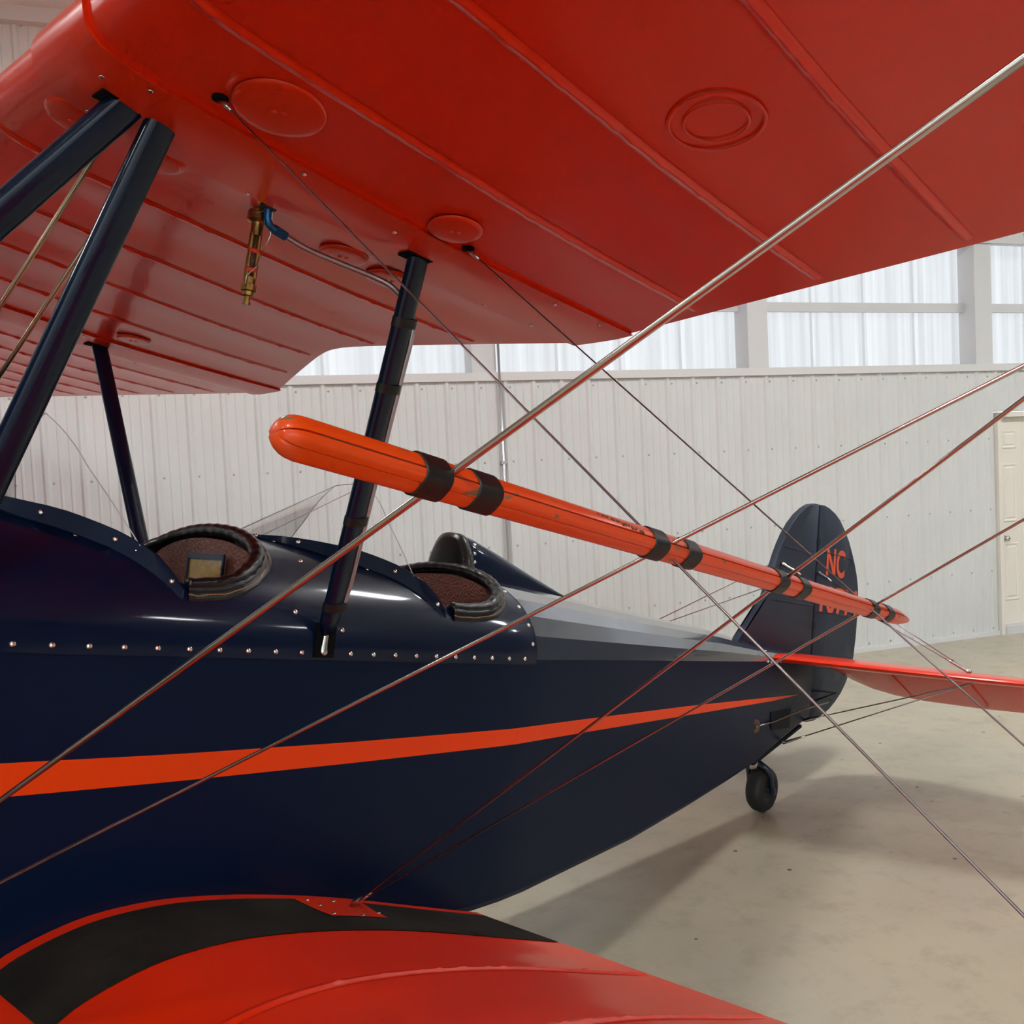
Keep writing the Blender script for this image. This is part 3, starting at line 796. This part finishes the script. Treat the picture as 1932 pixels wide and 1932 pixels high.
wp = [gb + gd*.012 + Vector((-.023,-.01,0)), gb + gd*.002 + Vector((.0,-.030,0)), Vector((.50,-.735,.945)), gb + gd*.05 + Vector((.02,-.025,0)), gb + gd*.09 + Vector((.010,-.020,0)), gb + gd*.125 + Vector((.0,-.020,0)), gb + gd*.150 + Vector((-.016,-.012,0)), gb + gd*.170 + Vector((-.014,-.010,0))]
part('safety_wire', G().tube(wp, .0012, 5), STEEL, ga)

# --- javelin and bracing wires
J0 = Vector((-.034, -1.932, .259)); J1 = Vector((1.0, -1.85, .212)); JD = (J1-J0).normalized()
JV = Vector((0, -1, 0)); JV = (JV - JD*JV.dot(JD)).normalized(); JU = JV.cross(JD).normalized()
if JU.z < 0: JU = -JU
def jr(s_):
    a = (s_ + .1635); b = (1.245 - s_)
    k = 1.0 - .16*max(0, s_)/1.25
    if a < .020: k = math.sqrt(max(.0, 1 - (1 - a/.020)**2))*.62 + .38
    if b < .115: k = min(k, .30 + .70*math.sin(min(1, b/.115)*PI/2))
    return k
def oct_r(phi):   # rounded square-ish section
    return .0235/ (abs(math.cos(phi))**5 + abs(math.sin(phi))**5)**.2 * 1.0 if False else .0150*(1 - .05*math.cos(4*(phi - PI/4)))
SS = [-.1635,-.1625,-.160,-.156,-.151,-.1455,-.1435,-.13,-.1] + [-.05 + .05*i for i in range(24)] + [1.13,1.16,1.19,1.22,1.238,1.245]
jv = None
for nm, p0, p1 in (('stave', -.615, .25), ('stave', .37, PI + .1), ('stave', PI + .12, 2*PI - .63)):
    rows = []
    for s_ in SS:
        k = jr(s_); c = J0 + JD*s_; r = [c]
        for i in range(13):
            ph = p0 + (p1-p0)*i/12; rr = oct_r(ph)*k
            edge = .0012 if i in (0, 12) else 0
            r.append(c + (JV*math.cos(ph) + JU*math.sin(ph)*1.02)*(rr - edge))
        rows.append(r)
    g2 = G().grid(rows, True, True, True)
    if jv is None:
        jv = bpy.data.objects.new('javelin', None); COL.objects.link(jv); jv.parent = bi
    part(nm, g2, JAV, jv, True, 28)
part('core', G().tube([J0 + JD*-.135, J0 + JD*1.20], [.0128, .0095], 10), JAVIN, jv)
for s_ in (-.018, .045, .331, .405, .659, .736, 1.036, 1.115):
    rows = []
    for e, q in ((-.0155, 1.02), (-.0145, 1.10), (.0145, 1.10), (.0155, 1.02)):
        r = []
        for i in range(32):
            ph = 2*PI*i/32; rr = oct_r(ph)*jr(s_)*q; c = J0 + JD*(s_ + e)
            r.append(c + (JV*math.cos(ph) + JU*math.sin(ph)*1.02)*rr)
        rows.append(r)
    part('strap', G().grid(rows, True), BAND, jv, True, 40)
g2 = G(); random.seed(3)
for i in range(16):
    s_ = .215 + .0052*i + random.uniform(-.002, .002); ph = .95 - .032*i + random.uniform(-.08, .08); q = random.uniform(.0012, .0026)
    c = J0 + JD*s_ + (JV*math.cos(ph) + JU*math.sin(ph)*1.02)*(oct_r(ph)*jr(s_) + .0002); tv = -JV*math.sin(ph) + JU*math.cos(ph); nv = JV*math.cos(ph) + JU*math.sin(ph)
    g2.lathe(c - nv*.0004, nv, ((0, q), (.0008, q*.8)), 7)
part('scuff', g2, JAVIN, jv)['kind'] = 'stuff'
B1 = Vector((-.285, -.48, -.668)); B3 = Vector((1.098, -.518, -.626)); YT_ = 3.3; ZTp = 1.133
tops = {1: Vector((.2025,-3.3,1.133)), 2: Vector((.914,-3.3,1.133)), 3: Vector((.1915,-3.3,1.133)), 4: Vector((.920,-3.3,1.133))}
def wire(a, b, ch, th, m, name):
    g2 = G().tube([a, b], ch/2, 12, True, (1, .1, 0), th/ch); return part(name, g2, m)
wire(B1, tops[1], .0092, .0050, WIREM, 'flying_wire'); wire(B1, tops[2], .0074, .0042, WIREM, 'flying_wire')
wire(B3 + Vector((-.02,-.01,0)), tops[3], .0088, .0046, WIREM, 'flying_wire'); wire(B3, tops[4], .0072, .0042, WIREM, 'flying_wire')
for a, b in ((Vector((.218,-.999,.985)), Vector((.45,-2.83,-.53))), (Vector((.858,-.964,.942)), Vector((1.08,-2.82,-.56)))):
    lwire = wire(a, b, .0036, .0030, CABLE, 'landing_wire')
    d = (b-a).normalized()
    part('wire_end', G().tube([a - d*.006, a + d*.02, a + d*.045], [.0062, .0052, .0024], 8), STEEL, lwire)
    part('wire_hole_shade', G().lathe(a + Vector((0,0,.004)), (0,0,-1), ((0,.014),(.0055,.014),(.006,.009)), 14), BLACK, lwire)  # black disc on the skin, painted shade of the wire opening
for a, b in (((.20,-3.3,1.13), (.45,-2.84,-.545)), ((.915,-3.3,1.115), (1.08,-2.84,-.585))):
    strut('interplane_strut', a, b, .07, .032)

# --- tail
def plate_shape(pts, y, th, m, name, parent=None, bev=.010):
    """thin surface in the x-z plane with a rounded border"""
    c = Vector((sum(p[0] for p in pts)/len(pts), y, sum(p[1] for p in pts)/len(pts)))
    rows = []
    for off, k in ((-th*.15, 1.0), (-th*.42, .995), (-th*.5, .984), (-th*.5, .5)):
        rows.append([Vector((c.x + (p[0]-c.x)*k, y + off, c.z + (p[1]-c.z)*k)) for p in pts])
    back = [[Vector((q.x, 2*y - q.y, q.z)) for q in r] for r in rows]
    return part(name, G().grid(list(reversed(rows)) + back, True, True, True), m, parent, True, 40)
fin = [(3.801,.085),(3.874,.141),(3.98,.235),(4.071,.33),(4.11,.41),(4.137,.49),(4.17,.56),(4.208,.625),(4.255,.69),(4.314,.753),(4.38,.808),(4.459,.855),(4.52,.882),(4.575,.893),(4.618,.895),(4.618,.0),(4.3,.02)]
fn = plate_shape(fin, 0, .042, NAVYT, 'fin')
rud = [(4.640,.895),(4.70,.900),(4.758,.893),(4.84,.872),(4.907,.843),(4.98,.79),(5.047,.731),(5.10,.665),(5.148,.596),(5.185,.53),(5.212,.455),(5.226,.36),(5.222,.261),(5.215,.15),(5.197,.034),(5.155,-.055),(5.105,-.126),(5.045,-.185),(4.974,-.234),(4.90,-.275),(4.808,-.307),(4.711,-.335),(4.642,-.339)]
ru = plate_shape(rud, 0, .036, NAVYT, 'rudder')
for z, xa_, xb_, par in ((.61,4.23,4.61,fn),(.32,4.10,4.61,fn),(.63,4.65,5.10,ru),(.285,4.65,5.2,ru),(-.03,4.65,5.15,ru)):
    part('rib_tape', G().tube([(xa_, -.0205 if par is fn else -.0178, z), (xb_, -.0205 if par is fn else -.0178, z - .005)], .004, 6), NAVYT, par)
part('rudder_hinge', G().tube([(4.629, 0, -.30), (4.629, 0, .72)], .012, 8), NAVYT, fn)
for z in (.68, .2, -.2): part('hinge_fitting', G().box((4.629, 0, z), (.018, .024, .018)), PLATE, fn, False)
def lettering(txt, x, z, h, wdt):
    cu = bpy.data.curves.new('registration', 'FONT'); cu.body = txt; cu.size = 1; cu.extrude = .0006; cu.offset = .026; cu.space_character = 1.02
    tmp = bpy.data.objects.new('tmp', cu); COL.objects.link(tmp); bpy.context.view_layer.update()
    bb = [v[:] for v in tmp.bound_box]; w0 = max(b[0] for b in bb) - min(b[0] for b in bb); h0 = max(b[1] for b in bb) - min(b[1] for b in bb)
    mx = min(b[0] for b in bb); my = min(b[1] for b in bb)
    dg = bpy.context.evaluated_depsgraph_get(); me = bpy.data.meshes.new_from_object(tmp.evaluated_get(dg))
    bpy.data.objects.remove(tmp)
    for v_ in me.vertices:
        p = Vector((x + (v_.co.x - mx)/w0*wdt, -.0195 - v_.co.z, z + (v_.co.y - my)/h0*h)) - ORG; v_.co = p
    me.materials.clear(); me.materials.append(LETTER)
    o = add('registration_lettering', me, ru); o['label'] = 'orange painted registration characters'
lettering('NC', 4.755, .497, .165, .245)
lettering('107M', 4.695, .278, .160, .50)
# stabilizer and drooped elevator
for sd in (-1, 1):
    rows = []
    for y, x0, x1, th in ((.05,3.97,4.62,.05),(.3,4.0,4.62,.05),(.7,4.06,4.62,.046),(1.1,4.14,4.62,.04),(1.35,4.24,4.61,.034),(1.5,4.38,4.60,.028),(1.56,4.50,4.58,.02)):
        r = []
        for i in range(20):
            a = 2*PI*i/20; cx = math.cos(a); r.append((x0 + (x1-x0)*(.5 + .5*math.copysign(abs(cx)**.6, cx)), sd*y, .018 + th/2*math.copysign(abs(math.sin(a))**.8, math.sin(a))))
        rows.append(r)
    sb = part('stabilizer', G().grid(rows, True, True, True), RED, None, True, 50)
    rows = []
    dr_ = R(23)
    for y, cc in ((.10,.14),(.16,.27),(.24,.37),(.35,.43),(.5,.46),(.8,.465),(1.1,.44),(1.35,.37),(1.5,.25),(1.57,.10)):
        r = []
        for i in range(20):
            a = 2*PI*i/20; cx = math.cos(a); u = .5 + .5*cx; th = .034*(1-u) + .010*u
            lx = cc*u; lz = th/2*math.sin(a)
            r.append((4.635 + lx*math.cos(dr_) + lz*math.sin(dr_), sd*y, .018 - lx*math.sin(dr_) + lz*math.cos(dr_)))
        rows.append(r)
    ev = part('elevator', G().grid(rows, True, True, True), RED, None, True, 50)
    for y in (.45, .85, 1.2): part('rib_tape', G().tube([(4.70, sd*y, -.025), (4.99, sd*y, -.146)], .004, 5), RED, ev)
    # bracing wires
    f1, f2 = Vector((4.205, 0, .518)), Vector((4.635, 0, .508))
    t1, t2 = Vector((4.235, sd*.985, .045)), Vector((4.262, sd*.985, .045))
    for a, b in ((f1, t1), (f2, t2)):
        a = a + Vector((0, sd*.02, 0)); w_ = part('tail_wire', G().tube([a, b], .0030, 6), CABLE)
        d = (b-a).normalized()
        part('turnbuckle', G().tube([a + d*.0, a + d*.02, a + d*.035, a + d*.10, a + d*.13], [.014, .013, .009, .009, .004], 8), STEEL, w_)
        part('turnbuckle', G().tube([b - d*.12, b - d*.09, b - d*.02, b], [.003, .006, .007, .008], 8), STEEL, w_)
    for a, b in ((Vector((4.22, sd*.085, -.425)), Vector((4.30, sd*.985, -.004))), (Vector((4.53, sd*.04, -.322)), Vector((4.335, sd*.985, -.004)))):
        w_ = part('tail_wire', G().tube([a, b], .0030, 6), CABLE)
        d = (b-a).normalized(); part('turnbuckle', G().tube([a, a + d*.03, a + d*.10, a + d*.13], [.008, .008, .006, .003], 8), STEEL, w_)
for k_ in range(7):
    x = 3.84 + .045*k_; place('rivet', riv, (x, -Wf(x)-.002, .0 if k_ else .05), (-.14, -1, 0), fus)
part('rudder_horn', G().tube([(4.65, -.02, -.16), (4.80, -.10, -.165), (4.66, -.02, -.225)], .008, 6), PLATE, ru)

# tailwheel
TWC = Vector((4.185, 0, -.672))
tw = part('tailwheel_tire', G().lathe(TWC + Vector((0, .046, 0)), (0, -1, 0), ((.010,.052),(.002,.066),(.0,.085),(.008,.104),(.024,.1155),(.046,.1180),(.068,.1155),(.084,.104),(.092,.085),(.090,.066),(.082,.052)), 40), RUBBER)
part('hub', G().lathe(TWC + Vector((0, .036, 0)), (0, -1, 0), ((0,.054),(.004,.060),(.012,.052),(.030,.050),(.060,.052),(.068,.060),(.074,.054),(.068,.040),(.072,.018),(.084,.016),(.088,.010)), 24), TIREGREY, tw, True, 40)
for sd in (-1, 1):
    part('fork', G().tube([Vector((4.10, sd*.015, -.53)), Vector((4.12, sd*.055, -.555)), Vector((4.155, sd*.064, -.60)), Vector((4.165, sd*.064, -.64)), Vector((4.185, sd*.064, -.672)), Vector((4.20, sd*.060, -.69))], [.016,.016,.014,.013,.016,.012], 10), TIREGREY, tw)
part('swivel', G().lathe((4.085, 0, -.565), (-.1, 0, 1), ((0,.022),(.03,.024),(.075,.018),(.085,.01)), 12), STEEL, tw)
part('leaf_spring', G().box((4.30, 0, -.445), (.27, .022, .008), (Vector((.945,0,.33)).normalized(), Vector((0,1,0)), Vector((-.33,0,.945)).normalized())), PLATE, tw, False)

# main landing gear and nose, so that the machine stands on its wheels
def w2a(w):
    q = Vector(w) - Vector((0, 0, Z0)); return Vector((q.x*ct - q.z*st, q.y, q.x*st + q.z*ct))
for sd in (-1, 1):
    c = w2a((-.45, sd*.95, .33))
    wh = part('main_wheel', G().lathe(c + Vector((0, sd*.08, 0)), (0, -sd, 0), ((.02,.12),(0,.20),(.01,.27),(.045,.32),(.08,.33),(.115,.32),(.15,.27),(.16,.20),(.14,.12)), 36), RUBBER)
    part('wheel_disc', G().lathe(c + Vector((0, sd*.075, 0)), (0, -sd, 0), ((0,.05),(.012,.20),(.138,.20),(.15,.05)), 24), NAVY, wh)
    part('gear_leg', G().tube([c, Vector((-.30, sd*.43, -.74))], .028, 10), NAVY); part('gear_leg', G().tube([c, Vector((.15, sd*.43, -.76))], .022, 10), NAVY)
rows = []
for x, k_ in ((-1.15, 1.0), (-1.4, .92), (-1.55, .70), (-1.60, .35)):
    rows.append([(x, .40*k_*math.cos(2*PI*i/24), -.20 + .44*k_*math.sin(2*PI*i/24)) for i in range(24)])
part('nose_cowl', G().grid(rows, True, False, True), NAVY)
